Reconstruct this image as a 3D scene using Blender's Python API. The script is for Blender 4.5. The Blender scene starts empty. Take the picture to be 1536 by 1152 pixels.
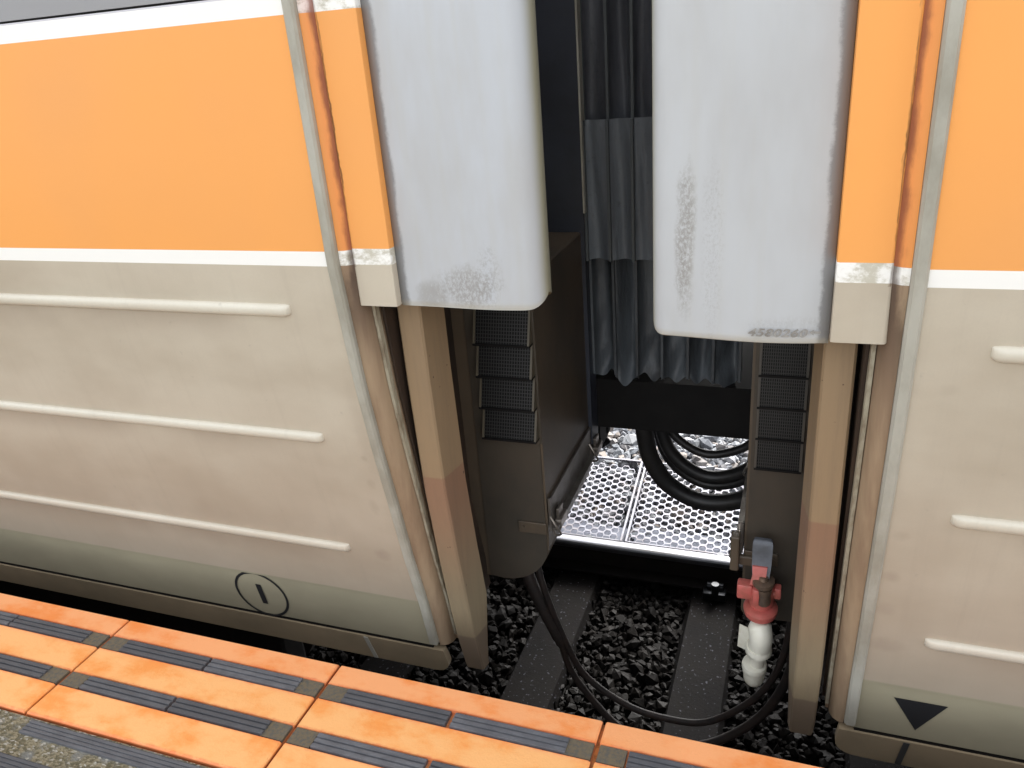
import bpy, bmesh, math, random
import numpy as np
from mathutils import Matrix, Vector, noise
random.seed(7); rng = np.random.default_rng(7)
S = bpy.context.scene
C = S.collection

# ---------------------------------------------------------------- camera
cd = bpy.data.cameras.new("camera"); cam = bpy.data.objects.new("camera", cd); C.objects.link(cam)
cd.sensor_width = 36.0; cd.lens = 1190.0 / 1536.0 * 36.0
cd.clip_start = 0.02; cd.clip_end = 600.0
cam.matrix_world = Matrix(((0.94052374, -0.06642861, 0.33317014, 0.0),
                           (0.33109866, 0.39886638, -0.85514869, -1.135),
                           (-0.07608403, 0.91459983, 0.39713772, 1.24),
                           (0, 0, 0, 1)))
S.camera = cam
# ---------------------------------------------------------------- sky, sun, exposure
SUN_EL, SUN_AZ = math.radians(42), math.radians(12)      # sun stands beyond the train (+y), veiled by cloud
w = bpy.data.worlds.new("World"); S.world = w; w.use_nodes = True
nt = w.node_tree; nt.nodes.clear()
sky = nt.nodes.new("ShaderNodeTexSky"); sky.sky_type = 'NISHITA'; sky.sun_disc = False
sky.sun_elevation = SUN_EL; sky.sun_rotation = SUN_AZ; sky.air_density = 1.0; sky.dust_density = 4.0; sky.ozone_density = 1.0
hs = nt.nodes.new("ShaderNodeHueSaturation"); hs.inputs['Saturation'].default_value = 0.16
bg = nt.nodes.new("ShaderNodeBackground"); bg.inputs['Strength'].default_value = 0.15
out = nt.nodes.new("ShaderNodeOutputWorld")
nt.links.new(sky.outputs[0], hs.inputs['Color']); nt.links.new(hs.outputs[0], bg.inputs['Color']); nt.links.new(bg.outputs[0], out.inputs[0])
sd = bpy.data.lights.new("sun", 'SUN'); sd.energy = 0.8; sd.angle = math.radians(14); sd.color = (1.0, 0.96, 0.9)
sun = bpy.data.objects.new("sun", sd); C.objects.link(sun)
dirv = Vector((math.sin(SUN_AZ) * math.cos(SUN_EL), math.cos(SUN_AZ) * math.cos(SUN_EL), math.sin(SUN_EL)))
sun.rotation_euler = dirv.to_track_quat('Z', 'Y').to_euler(); sun.location = (0, 20, 20)
S.view_settings.view_transform = 'Standard'; S.view_settings.look = 'None'
S.view_settings.gamma = 1.0; S.view_settings.exposure = 2.15; S.view_settings.use_curve_mapping = False

# ---------------------------------------------------------------- materials
def newmat(name):
    m = bpy.data.materials.new(name); m.use_nodes = True
    t = m.node_tree; b = t.nodes['Principled BSDF']
    return m, t, b
def N(t, kind, **kw):
    n = t.nodes.new(kind)
    for k, v in kw.items():
        if hasattr(n, k) and not isinstance(v, tuple): setattr(n, k, v)
    return n
def pos(t, scale=(1, 1, 1)):
    g = t.nodes.new("ShaderNodeNewGeometry"); m = t.nodes.new("ShaderNodeMapping")
    m.inputs['Scale'].default_value = scale; t.links.new(g.outputs['Position'], m.inputs['Vector'])
    return m.outputs[0]
def noi(t, vec, scale, detail=4, rough=0.6):
    n = t.nodes.new("ShaderNodeTexNoise"); n.inputs['Scale'].default_value = scale
    n.inputs['Detail'].default_value = detail; n.inputs['Roughness'].default_value = rough
    t.links.new(vec, n.inputs['Vector']); return n.outputs['Fac']
def ramp(t, fac, a, b):
    n = t.nodes.new("ShaderNodeMapRange"); n.interpolation_type = 'SMOOTHSTEP'
    n.inputs['From Min'].default_value = a; n.inputs['From Max'].default_value = b
    t.links.new(fac, n.inputs['Value']); return n.outputs['Result']
def math2(t, op, a, b):
    n = t.nodes.new("ShaderNodeMath"); n.operation = op
    for i, x in enumerate((a, b)):
        if isinstance(x, (int, float)): n.inputs[i].default_value = x
        else: t.links.new(x, n.inputs[i])
    return n.outputs[0]
def mix(t, fac, a, b):
    n = t.nodes.new("ShaderNodeMix"); n.data_type = 'RGBA'
    if isinstance(fac, (int, float)): n.inputs[0].default_value = fac
    else: t.links.new(fac, n.inputs[0])
    for s, x in ((6, a), (7, b)):
        if isinstance(x, tuple): n.inputs[s].default_value = (*x[:3], 1)
        else: t.links.new(x, n.inputs[s])
    return n.outputs[2]
def sepz(t):
    g = t.nodes.new("ShaderNodeNewGeometry"); s = t.nodes.new("ShaderNodeSeparateXYZ")
    t.links.new(g.outputs['Position'], s.inputs[0]); return s.outputs
def bump(t, b, fac, strength, dist=0.002):
    n = t.nodes.new("ShaderNodeBump"); n.inputs['Strength'].default_value = strength; n.inputs['Distance'].default_value = dist
    t.links.new(fac, n.inputs['Height']); t.links.new(n.outputs[0], b.inputs['Normal'])
def M(name, col, rough=0.6, metal=0.0, col2=None, scale=8, stretch=(1, 1, 1), bmp=0.0, bscale=60, bdist=0.002, lo=.35, hi=.7, spec=None):
    m, t, b = newmat(name)
    v = pos(t, stretch)
    if col2:
        c = mix(t, ramp(t, noi(t, v, scale, 6, .65), lo, hi), col, col2)
        t.links.new(c, b.inputs['Base Color'])
    else: b.inputs['Base Color'].default_value = (*col, 1)
    b.inputs['Roughness'].default_value = rough; b.inputs['Metallic'].default_value = metal
    if spec is not None: b.inputs['Specular IOR Level'].default_value = spec
    if bmp: bump(t, b, noi(t, pos(t), bscale, 5, .7), bmp, bdist)
    return m

ORANGE = (0.91, 0.39, 0.10)
WHITE = (0.90, 0.89, 0.85)
def step(t, z, thr):
    n = t.nodes.new("ShaderNodeMath"); n.operation = 'GREATER_THAN'
    t.links.new(z, n.inputs[0]); n.inputs[1].default_value = thr; return n.outputs[0]
def steel_skin(t, dirt=1.0, base=(0.56, 0.50, 0.40), base2=(0.455, 0.39, 0.30), low=(0.37, 0.335, 0.235)):
    """dusty unpainted car side: rain streaks, pinkish brake dust, duller sill"""
    o = sepz(t)
    a = ramp(t, noi(t, pos(t, (1.2, 1, 2.2)), 1.7, 4, .6), .30, .72)
    c = mix(t, a, base, base2)
    # brake dust grows towards the rail
    d = ramp(t, math2(t, 'ADD', o[2], math2(t, 'MULTIPLY', noi(t, pos(t, (3, 1, 1)), 2.0, 5, .6), .45)), .95, .15)
    c = mix(t, math2(t, 'MULTIPLY', d, .55 * dirt), c, (0.34, 0.26, 0.19))
    st = ramp(t, noi(t, pos(t, (38, 1, 1.6)), 1.0, 5, .7), .50, .78)
    c = mix(t, math2(t, 'MULTIPLY', st, .13), c, (0.30, 0.25, 0.20))
    fine = ramp(t, noi(t, pos(t), 240, 2, .5), .3, .8)
    c = mix(t, math2(t, 'MULTIPLY', fine, .06), c, (0.32, 0.29, 0.26))
    sp = ramp(t, noi(t, pos(t), 46, 3, .5), .70, .80)
    c = mix(t, math2(t, 'MULTIPLY', sp, .22), c, (0.26, 0.22, 0.19))
    lowm = ramp(t, o[2], .0, -.006)
    c = mix(t, lowm, c, mix(t, a, low, tuple(x * .8 for x in low)))
    return c, o
def livery(name, z0, z1, stained=0.0, shade=1.0, soot_shade=None, beads=(), blots=(), edge=None, bx=None):
    """bands: bare steel, white line z0..z1, orange, white line, grey; with grime and painted shade"""
    m, t, b = newmat(name)
    c, o = steel_skin(t)
    z = o[2]
    for zb in beads:  # dusty shadow band painted just below each bead
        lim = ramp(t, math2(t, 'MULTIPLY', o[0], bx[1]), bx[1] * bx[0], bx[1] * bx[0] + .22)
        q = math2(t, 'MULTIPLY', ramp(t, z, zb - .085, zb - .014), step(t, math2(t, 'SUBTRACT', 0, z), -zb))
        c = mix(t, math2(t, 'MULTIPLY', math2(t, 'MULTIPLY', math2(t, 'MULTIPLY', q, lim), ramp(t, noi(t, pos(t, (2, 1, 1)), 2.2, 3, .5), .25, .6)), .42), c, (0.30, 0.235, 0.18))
    for (bx_, bz, rx, rz, k) in blots:
        ax = math2(t, 'DIVIDE', math2(t, 'SUBTRACT', o[0], bx_), rx); az = math2(t, 'DIVIDE', math2(t, 'SUBTRACT', z, bz), rz)
        rr = math2(t, 'ADD', math2(t, 'ADD', math2(t, 'MULTIPLY', ax, ax), math2(t, 'MULTIPLY', az, az)), math2(t, 'MULTIPLY', noi(t, pos(t), 60, 5, .75), .9))
        c = mix(t, math2(t, 'MULTIPLY', ramp(t, rr, 1.3, .1), k * .8), c, (0.24, 0.17, 0.13))
    if soot_shade is not None: c = mix(t, ramp(t, noi(t, pos(t, (20, 20, 1.5)), 1.5, 4, .6), .35, .7), (0.37, 0.27, 0.175), (0.27, 0.185, 0.12))
    n1 = noi(t, pos(t, (1, 1, 1)), 1.3, 3, .5)
    org = mix(t, ramp(t, n1, .3, .75), ORANGE, tuple(x * .9 for x in (ORANGE[0], ORANGE[1] * 1.05, ORANGE[2] * 1.3)))
    wh = WHITE
    if stained:
        wh = mix(t, ramp(t, noi(t, pos(t, (1, 1, 1.6)), 26, 5, .7), .42, .62), WHITE, (0.56, 0.53, 0.44))
    c = mix(t, step(t, z, z0), c, wh)
    c = mix(t, step(t, z, z1), c, org)
    c = mix(t, step(t, z, 1.306), c, wh)
    c = mix(t, step(t, z, 1.337), c, (0.62, 0.61, 0.66))
    if soot_shade is not None:   # soot streaks in the gutter, with its shade painted in too
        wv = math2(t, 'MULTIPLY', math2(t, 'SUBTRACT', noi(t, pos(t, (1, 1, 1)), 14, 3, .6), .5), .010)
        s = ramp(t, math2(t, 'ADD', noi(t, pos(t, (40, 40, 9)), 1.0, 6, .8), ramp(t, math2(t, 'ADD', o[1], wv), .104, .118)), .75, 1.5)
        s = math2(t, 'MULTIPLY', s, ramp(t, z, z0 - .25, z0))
        c = mix(t, math2(t, 'MULTIPLY', s, soot_shade), c, (0.07, 0.045, 0.035))
        rd = math2(t, 'MULTIPLY', ramp(t, o[1], .102, .109), step(t, z, z1)); c = mix(t, math2(t, 'MULTIPLY', rd, .30), c, (0.55, 0.10, 0.04))  # shaded orange of the receding strip, painted redder
    if edge is not None:
        xe, sg = edge; wob = math2(t, 'MULTIPLY', math2(t, 'SUBTRACT', noi(t, pos(t, (0, 0, 1)), 9, 4, .7), .5), .022)
        d = math2(t, 'ABSOLUTE', math2(t, 'ADD', math2(t, 'SUBTRACT', math2(t, 'MULTIPLY', math2(t, 'SUBTRACT', o[0], xe), sg), .006), wob), 0)
        k = math2(t, 'MULTIPLY', ramp(t, d, .0034, .0012), ramp(t, noi(t, pos(t, (60, 1, 3)), 2, 5, .7), .38, .6))
        k = math2(t, 'MULTIPLY', k, step(t, z, z0 - .005)); c = mix(t, math2(t, 'MULTIPLY', k, .8), c, (0.10, 0.045, 0.025))
    t.links.new(c, b.inputs['Base Color'])
    b.inputs['Roughness'].default_value = 0.42
    b.inputs['Specular IOR Level'].default_value = 0.32
    r = math2(t, 'ADD', .34, math2(t, 'MULTIPLY', noi(t, pos(t), 5, 4, .6), .25)); t.links.new(r, b.inputs['Roughness'])
    bump(t, b, noi(t, pos(t, (1, 1, 1)), 6, 2, .5), 0.25, 0.004)
    return m
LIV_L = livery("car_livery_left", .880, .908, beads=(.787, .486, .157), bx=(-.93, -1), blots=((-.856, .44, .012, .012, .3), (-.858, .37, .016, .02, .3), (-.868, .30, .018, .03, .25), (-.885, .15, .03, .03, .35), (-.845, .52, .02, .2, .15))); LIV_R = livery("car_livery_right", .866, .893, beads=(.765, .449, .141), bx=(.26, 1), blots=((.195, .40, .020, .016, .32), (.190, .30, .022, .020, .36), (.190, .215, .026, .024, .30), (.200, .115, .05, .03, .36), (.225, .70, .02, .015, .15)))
COR_L = livery("corner_livery_left", .880, .908, 1, soot_shade=.85); COR_R = livery("corner_livery_right", .866, .893, 1, soot_shade=.85)
MNT_L = livery("fairing_livery_left", .880, .910, 1, edge=(-.786, 1)); MNT_R = livery("fairing_livery_right", .866, .897, 1, edge=(.132, -1))

def hood_mat(name, edge_x, edge_sign, z_bot, patches, tone=(0.50, 0.525, 0.56)):
    """pale grey fairing with a sooty border along its fixed edge and rubbed patches"""
    m, t, b = newmat(name); o = sepz(t)
    c = mix(t, ramp(t, noi(t, pos(t, (3, 1, 1)), 3, 4, .6), .3, .75), tone, (0.45, 0.455, 0.46))
    str_ = ramp(t, noi(t, pos(t, (45, 1, 1.2)), 1, 5, .6), .45, .8)
    c = mix(t, math2(t, 'MULTIPLY', str_, .22), c, (0.46, 0.45, 0.40))
    # border: distance from the edge widened and narrowed by noise
    d = math2(t, 'MULTIPLY', math2(t, 'SUBTRACT', o[0], edge_x), edge_sign)
    rough = math2(t, 'MULTIPLY', math2(t, 'SUBTRACT', noi(t, pos(t, (1, 1, 1)), 50, 6, .8), .5), .016)
    slow = math2(t, 'MULTIPLY', math2(t, 'SUBTRACT', noi(t, pos(t, (0, 0, 1)), 5, 2, .5), .5), .03)
    dd = math2(t, 'ADD', math2(t, 'ADD', d, rough), slow)
    c = mix(t, math2(t, 'MULTIPLY', ramp(t, dd, .031, .022), .85), c, (0.20, 0.20, 0.205))
    for (px, pz, rx, rz, k, thr) in patches:
        ax = math2(t, 'DIVIDE', math2(t, 'SUBTRACT', o[0], px), rx); az = math2(t, 'DIVIDE', math2(t, 'SUBTRACT', o[2], pz), rz)
        rr = math2(t, 'ADD', math2(t, 'MULTIPLY', ax, ax), math2(t, 'MULTIPLY', az, az)); rr = math2(t, 'ADD', rr, math2(t, 'MULTIPLY', math2(t, 'SUBTRACT', noi(t, pos(t, (1, 1, .6)), 24, 5, .7), .5), 1.9))
        blob = ramp(t, rr, 1.0, 0.0)
        g = ramp(t, noi(t, pos(t, (1.0, 1, .6)), 230, 8, .85), thr + .07, thr - .07)
        c = mix(t, math2(t, 'MULTIPLY', math2(t, 'MULTIPLY', blob, g), k * .8), c, (0.22, 0.20, 0.175))
    # yellowed grime line on the hem
    hem = ramp(t, math2(t, 'ADD', o[2], math2(t, 'MULTIPLY', rough, .6)), z_bot + .016, z_bot + .001)
    c = mix(t, math2(t, 'MULTIPLY', hem, .35), c, (0.52, 0.47, 0.33))
    curl_shade = ramp(t, o[1], .146, .175)  # shading of the curled free edge, put into the colour
    c = mix(t, math2(t, 'MULTIPLY', curl_shade, .8), c, (0.36, 0.33, 0.20))
    t.links.new(c, b.inputs['Base Color']); b.inputs['Roughness'].default_value = 0.38
    bump(t, b, noi(t, pos(t, (1, 1, .5)), 4, 2, .5), .2, .004)
    return m
HOOD_L = hood_mat("hood_paint_left", -.712, 1, .797, [(-.565, .838, .075, .050, .75, .52), (-.635, .820, .045, .035, .55, .6), (-.52, .85, .03, .09, .5, .47)])
HOOD_R = hood_mat("hood_paint_right", .058, -1, .757, [(-.178, .92, .020, .15, .85, .52), (-.135, .90, .022, .17, .35, .46), (-.01, .785, .08, .02, .25, .5)], (0.50, 0.515, 0.53))

def tan_mat(name, hi=(0.29, 0.20, 0.115), lo=(0.26, 0.15, 0.092), zline=.38):
    m, t, b = newmat(name); o = sepz(t)
    z = math2(t, 'ADD', o[2], math2(t, 'MULTIPLY', math2(t, 'SUBTRACT', noi(t, pos(t), 30, 3, .5), .5), .006))
    fade = ramp(t, o[2], -.02, zline)
    low = mix(t, fade, (0.27, 0.21, 0.13), lo)
    c = mix(t, ramp(t, z, zline - .003, zline + .003), low, hi)
    c = mix(t, math2(t, 'MULTIPLY', ramp(t, noi(t, pos(t, (30, 30, 2)), 1.2, 5, .7), .4, .75), .3), c, (0.14, 0.10, 0.07))
    c = mix(t, ramp(t, noi(t, pos(t), 55, 3, .5), .73, .76), c, (0.07, 0.03, 0.02))
    c = mix(t, ramp(t, z, -.105, -.115), c, (0.17, 0.125, 0.085))
    t.links.new(c, b.inputs['Base Color']); b.inputs['Roughness'].default_value = .55
    bump(t, b, noi(t, pos(t), 90, 4, .6), .2, .001); return m
POST = tan_mat("corner_post_paint")
TRIM = M("trim_rubber", (0.43, 0.415, 0.355), .5, 0, (0.31, 0.29, 0.235), 14, (1, 1, .4), .2, 80)
EDGE = M("flashing_edge", (0.40, 0.37, 0.28), .5, 0, (0.20, 0.16, 0.11), 60, (1, 1, .3))
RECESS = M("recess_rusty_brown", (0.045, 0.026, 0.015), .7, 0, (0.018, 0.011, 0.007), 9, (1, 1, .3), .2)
SEAL = M("perished_seal", (0.10, 0.10, 0.11), .8, 0, (0.35, 0.34, 0.33), 130, (1, 1, 1), .8, 160, .004, .5, .6)
SKIRT = M("skirt_brown", (0.36, 0.28, 0.18), .5, 0, (0.27, 0.215, 0.14), 3, (1, 1, 1), .1)
BLACK = M("sooty_black", (0.006, 0.0055, 0.0055), .7, 0, (0.010, 0.009, 0.0085), 8, spec=.2)
BOXP = M("box_brown_paint", (0.105, 0.078, 0.052), .45, 0, (0.07, 0.055, 0.040), 5, (1, 1, .6), .25, 120, .001)
BOXF = M("box_front_paint", (0.065, 0.052, 0.038), .5, 0, (0.045, 0.039, 0.031), 5, (1, 1, .6), .25, 120, .001)
CHEEK = M("vent_cheek_paint", (0.09, 0.075, 0.05), .5)
WIRE = M("vent_wire", (0.022, 0.021, 0.02), .5, .2)
GALV = M("galvanised_steel", (0.20, 0.185, 0.165), .42, .6, (0.12, 0.10, 0.085), 14, (1, 1, 1), .3)
NAVY = M("gangway_frame_paint", (0.040, 0.046, 0.062), .45, 0, (0.030, 0.033, 0.042), 4)
def cloth(name, col, col2):
    m, t, b = newmat(name)
    c = mix(t, ramp(t, noi(t, pos(t, (14, 14, 1.2)), 1.5, 5, .6), .3, .75), col, col2)
    c = mix(t, math2(t, 'MULTIPLY', ramp(t, noi(t, pos(t), 45, 5, .7), .55, .75), .35), c, tuple(x * .45 for x in col2))
    t.links.new(c, b.inputs['Base Color']); b.inputs['Roughness'].default_value = .5
    bump(t, b, noi(t, pos(t, (1, 1, .4)), 16, 5, .65), .8, .008); return m
CLOTH = [cloth("canvas_upper", (0.105, 0.112, 0.128), (0.05, 0.052, 0.06)), cloth("canvas_middle", (0.185, 0.21, 0.235), (0.11, 0.122, 0.138)), cloth("canvas_lower", (0.10, 0.114, 0.127), (0.038, 0.041, 0.045))]
PIPING = M("bellows_piping", (0.085, 0.095, 0.10), .5)
RUBBER = M("black_rubber_cable", (0.016, 0.0155, 0.016), .42, 0, (0.026, 0.023, 0.021), 12)
BRHOSE = M("dusty_brake_hose", (0.032, 0.020, 0.016), .6, 0, (0.016, 0.013, 0.012), 20)
RAILM = M("rusty_rail_web", (0.018, 0.013, 0.011), .7, .1, (0.010, 0.008, 0.007), 14)
RHEAD = M("polished_rail_head", (0.25, 0.26, 0.29), .42, .85, (0.10, 0.095, 0.09), 9, (.25, 22, 1), lo=.4, hi=.7)
CLIP = M("rail_clip_steel", (0.030, 0.032, 0.036), .33, .5)
RED = M("red_cock_paint", (0.55, 0.13, 0.11), .42, 0, (0.42, 0.12, 0.09), 24, (1, 1, 1), .3, 90, .002, .4, .65)
RUST = M("brown_bronze", (0.18, 0.12, 0.08), .5, .4, (0.10, 0.075, 0.06), 40)
CREAM = M("white_pipe", (0.84, 0.82, 0.70), .34, 0, (0.62, 0.57, 0.42), 16, (1, 1, 1), .2, 60, .001, .45, .8)
HANDLE = M("grey_handle_paint", (0.12, 0.13, 0.15), .45, .3, (0.08, 0.085, 0.095), 22)
MARK = M("black_marking", (0.018, 0.018, 0.02), .5)
STAMP = M("faded_stamp_ink", (0.20, 0.185, 0.165), .6, 0, (0.32, 0.31, 0.29), 70)
def stone(name, cols, rough=.8):
    m, t, b = newmat(name); b.inputs['Specular IOR Level'].default_value = .4 if rough > .7 else .10
    g = t.nodes.new("ShaderNodeNewGeometry"); cr = t.nodes.new("ShaderNodeValToRGB")
    t.links.new(g.outputs['Random Per Island'], cr.inputs[0])
    e = cr.color_ramp.elements; e[0].position = 0; e[0].color = (*cols[0], 1); e[1].position = 1; e[1].color = (*cols[-1], 1)
    for i, c in enumerate(cols[1:-1]):
        x = e.new((i + 1) / (len(cols) - 1)); x.color = (*c, 1)
    c = mix(t, math2(t, 'MULTIPLY', noi(t, pos(t), 90, 5, .7), .5), cr.outputs[0], tuple(x * .5 for x in cols[0]))
    t.links.new(c, b.inputs['Base Color']); b.inputs['Roughness'].default_value = rough
    bump(t, b, noi(t, pos(t), 160, 4, .7), .5, .002); return m
ST_L = stone("clean_ballast_stone", [(0.25, 0.27, 0.30), (0.38, 0.39, 0.40), (0.17, 0.185, 0.21), (0.38, 0.32, 0.27), (0.09, 0.10, 0.12), (0.45, 0.45, 0.47)])
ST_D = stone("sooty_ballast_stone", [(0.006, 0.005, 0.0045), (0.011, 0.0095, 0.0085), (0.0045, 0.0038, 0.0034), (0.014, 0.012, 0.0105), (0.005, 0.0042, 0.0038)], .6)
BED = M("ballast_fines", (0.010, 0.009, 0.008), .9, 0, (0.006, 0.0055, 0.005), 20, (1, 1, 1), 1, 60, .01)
GROUND = M("trackside_gravel", (0.20, 0.195, 0.19), .9, 0, (0.08, 0.078, 0.075), 25, (1, 1, 1), 1, 40, .02)
def sleeper_mat():
    m, t, b = newmat("sleeper_concrete")
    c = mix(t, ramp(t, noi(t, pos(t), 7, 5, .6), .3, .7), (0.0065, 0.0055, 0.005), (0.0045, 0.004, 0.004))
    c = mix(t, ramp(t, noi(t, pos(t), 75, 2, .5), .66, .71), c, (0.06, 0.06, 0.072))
    t.links.new(c, b.inputs['Base Color']); b.inputs['Roughness'].default_value = .75; b.inputs['Specular IOR Level'].default_value = .06
    bump(t, b, noi(t, pos(t), 70, 4, .7), .5, .003); return m
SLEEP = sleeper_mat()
MESHM = M("weathered_expanded_metal", (0.40, 0.41, 0.47), .4, .15, (0.30, 0.28, 0.30), 9)
LID = M("pale_trough_lid", (0.22, 0.235, 0.29), .8, 0, (0.16, 0.175, 0.215), 12, (1, 1, 1), .3)
def tile_mat():
    m, t, b = newmat("orange_platform_tile"); o = sepz(t)
    a = ramp(t, noi(t, pos(t, (1, 1.6, 1)), 6.5, 7, .65), .44, .66)
    c = mix(t, a, (0.92, 0.40, 0.165), (0.88, 0.27, 0.06))
    # the inner rows are walked pale, the outer one keeps its red
    y = ramp(t, o[1], -.09, -.12); c = mix(t, math2(t, 'MULTIPLY', y, .75), c, mix(t, a, (0.94, 0.50, 0.18), (0.90, 0.34, 0.075)))
    for yc in (-.061, -.101, -.181, -.221, -.306):
        d = math2(t, 'ABSOLUTE', math2(t, 'SUBTRACT', o[1], yc), 0)
        d = math2(t, 'ADD', d, math2(t, 'MULTIPLY', math2(t, 'SUBTRACT', noi(t, pos(t), 40, 5, .7), .5), .016))
        c = mix(t, math2(t, 'MULTIPLY', ramp(t, d, .008, .0), .7), c, (0.78, 0.17, 0.06))
    g = ramp(t, noi(t, pos(t), 260, 3, .6), .58, .78)
    c = mix(t, math2(t, 'MULTIPLY', g, .16), c, (0.40, 0.20, 0.09))
    c = mix(t, ramp(t, o[2], -.004, -.010), c, (0.40, 0.12, 0.04))
    t.links.new(c, b.inputs['Base Color']); b.inputs['Roughness'].default_value = .62
    bump(t, b, noi(t, pos(t), 120, 5, .7), .35, .003); return m
TILE = tile_mat()
JOINT = M("stained_joint_mortar", (0.62, 0.20, 0.05), .8, 0, (0.12, 0.05, 0.02), 60, (1, 1, 1), .6)
STRIP = M("grey_tread_rubber", (0.105, 0.107, 0.118), .5, 0, (0.16, 0.165, 0.18), 18, (1, 3, 1), .3, 120)
_t = STRIP.node_tree; _b = _t.nodes['Principled BSDF']; _oi = _t.nodes.new("ShaderNodeObjectInfo")
_src = _b.inputs['Base Color'].links[0].from_socket
_t.links.new(mix(_t, math2(_t, 'MULTIPLY', _oi.outputs['Random'], .7), _src, (0.055, 0.056, 0.062)), _b.inputs['Base Color'])
def agg():
    m, t, b = newmat("exposed_aggregate")
    v = t.nodes.new("ShaderNodeTexVoronoi"); v.inputs['Scale'].default_value = 260; t.links.new(pos(t, (.6, 1, 1)), v.inputs['Vector'])
    s = t.nodes.new("ShaderNodeSeparateColor"); t.links.new(v.outputs['Color'], s.inputs[0])
    c = mix(t, ramp(t, s.outputs[0], .2, .9), (0.10, 0.085, 0.045), (0.24, 0.205, 0.13))
    c = mix(t, ramp(t, noi(t, pos(t), 22, 4, .6), .48, .68), c, (0.17, 0.17, 0.155))
    c = mix(t, ramp(t, s.outputs[1], .86, .93), c, (0.36, 0.34, 0.29))
    t.links.new(c, b.inputs['Base Color']); b.inputs['Roughness'].default_value = .75
    bump(t, b, v.outputs['Distance'], .6, .003); return m
AGG = agg()
PATCH = M("stained_groove_patch", (0.16, 0.125, 0.075), .8, 0, (0.095, 0.09, 0.08), 140, (1, 1, 1), .6, 120, .003)
CONC = M("platform_wall_concrete", (0.13, 0.12, 0.11), .85, 0, (0.08, 0.075, 0.07), 4, (1, 1, .5), .4)
GLASS = M("dark_window_glass", (0.02, 0.024, 0.028), .08)
ROOFM = M("roof_grey", (0.30, 0.30, 0.31), .6)

# ---------------------------------------------------------------- builders
class MB:
    def __init__(s): s.v = []; s.f = []; s.m = []
    def add(s, vs, fs, mi=0):
        n = len(s.v); s.v += [tuple(x) for x in vs]; s.f += [tuple(i + n for i in f) for f in fs]; s.m += [mi] * len(fs)
    def box(s, a, b, mi=0, bev=0.0):
        x0, x1 = sorted((a[0], b[0])); y0, y1 = sorted((a[1], b[1])); z0, z1 = sorted((a[2], b[2]))
        if bev > 0:
            bm = bmesh.new(); bmesh.ops.create_cube(bm, size=1)
            for q in bm.verts: q.co = Vector(((x0 + x1) / 2 + q.co.x * (x1 - x0), (y0 + y1) / 2 + q.co.y * (y1 - y0), (z0 + z1) / 2 + q.co.z * (z1 - z0)))
            bmesh.ops.bevel(bm, geom=bm.edges[:], offset=bev, segments=2, affect='EDGES', profile=.5)
            bm.verts.ensure_lookup_table(); s.add([q.co[:] for q in bm.verts], [[q.index for q in f.verts] for f in bm.faces], mi); bm.free(); return
        s.add([(x0, y0, z0), (x1, y0, z0), (x1, y1, z0), (x0, y1, z0), (x0, y0, z1), (x1, y0, z1), (x1, y1, z1), (x0, y1, z1)],
              [(0, 3, 2, 1), (4, 5, 6, 7), (0, 1, 5, 4), (1, 2, 6, 5), (2, 3, 7, 6), (3, 0, 4, 7)], mi)
    def loft(s, loops, mi=0, cap=True, closed=True):
        n = len(loops[0]); vs = [p for l in loops for p in l]; fs = []
        for i in range(len(loops) - 1):
            for j in range(n if closed else n - 1):
                k = (j + 1) % n; fs.append((i * n + j, i * n + k, (i + 1) * n + k, (i + 1) * n + j))
        if cap and closed: fs.append(tuple(range(n))[::-1]); fs.append(tuple(range((len(loops) - 1) * n, len(loops) * n)))
        s.add(vs, fs, mi)
    def tube(s, path, r, seg=14, mi=0, cap=True):
        path = [Vector(p) for p in path]; R = r if hasattr(r, '__len__') else [r] * len(path); loops = []
        t0 = (path[1] - path[0]).normalized(); nrm = t0.orthogonal().normalized()
        for i, p in enumerate(path):
            a = path[max(i - 1, 0)]; b = path[min(i + 1, len(path) - 1)]; tg = (b - a).normalized()
            nrm = (nrm - tg * nrm.dot(tg)).normalized(); bn = tg.cross(nrm)
            loops.append([p + (nrm * math.cos(2 * math.pi * k / seg) + bn * math.sin(2 * math.pi * k / seg)) * R[i] for k in range(seg)])
        s.loft(loops, mi, cap)
    def lathe(s, c, prof, seg=24, mi=0):   # about z through c
        s.loft([[(c[0] + r * math.cos(2 * math.pi * k / seg), c[1] + r * math.sin(2 * math.pi * k / seg), c[2] + z) for k in range(seg)] for r, z in prof], mi)
    def grid(s, rows, mi=0): s.loft(rows, mi, False, False)
def build(name, mb, mats, parent=None, smooth=None, origin=None):
    """links the collected shape as ONE mesh; coordinates are world, the origin is the parent's"""
    L = Vector(origin) if origin else (Vector(parent['_w']) if parent is not None else Vector((0, 0, 0)))
    me = bpy.data.meshes.new(name); me.from_pydata([tuple(Vector(v) - L) for v in mb.v], [], mb.f)
    for m in (mats if isinstance(mats, (list, tuple)) else [mats]): me.materials.append(m)
    me.polygons.foreach_set('material_index', mb.m)
    bm = bmesh.new(); bm.from_mesh(me); bmesh.ops.recalc_face_normals(bm, faces=bm.faces); bm.to_mesh(me); bm.free()
    o = bpy.data.objects.new(name, me); C.objects.link(o)
    if smooth is not None: me.polygons.foreach_set('use_smooth', [True] * len(me.polygons)); me.set_sharp_from_angle(angle=math.radians(smooth))
    if parent is not None: o.parent = parent; o.location = (0, 0, 0)
    else: o.location = L
    o['_w'] = list(L); return o
def tag(o, label=None, cat=None, group=None, kind=None):
    if label: o['label'] = label
    if cat: o['category'] = cat
    if group: o['group'] = group
    if kind: o['kind'] = kind
    return o
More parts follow.
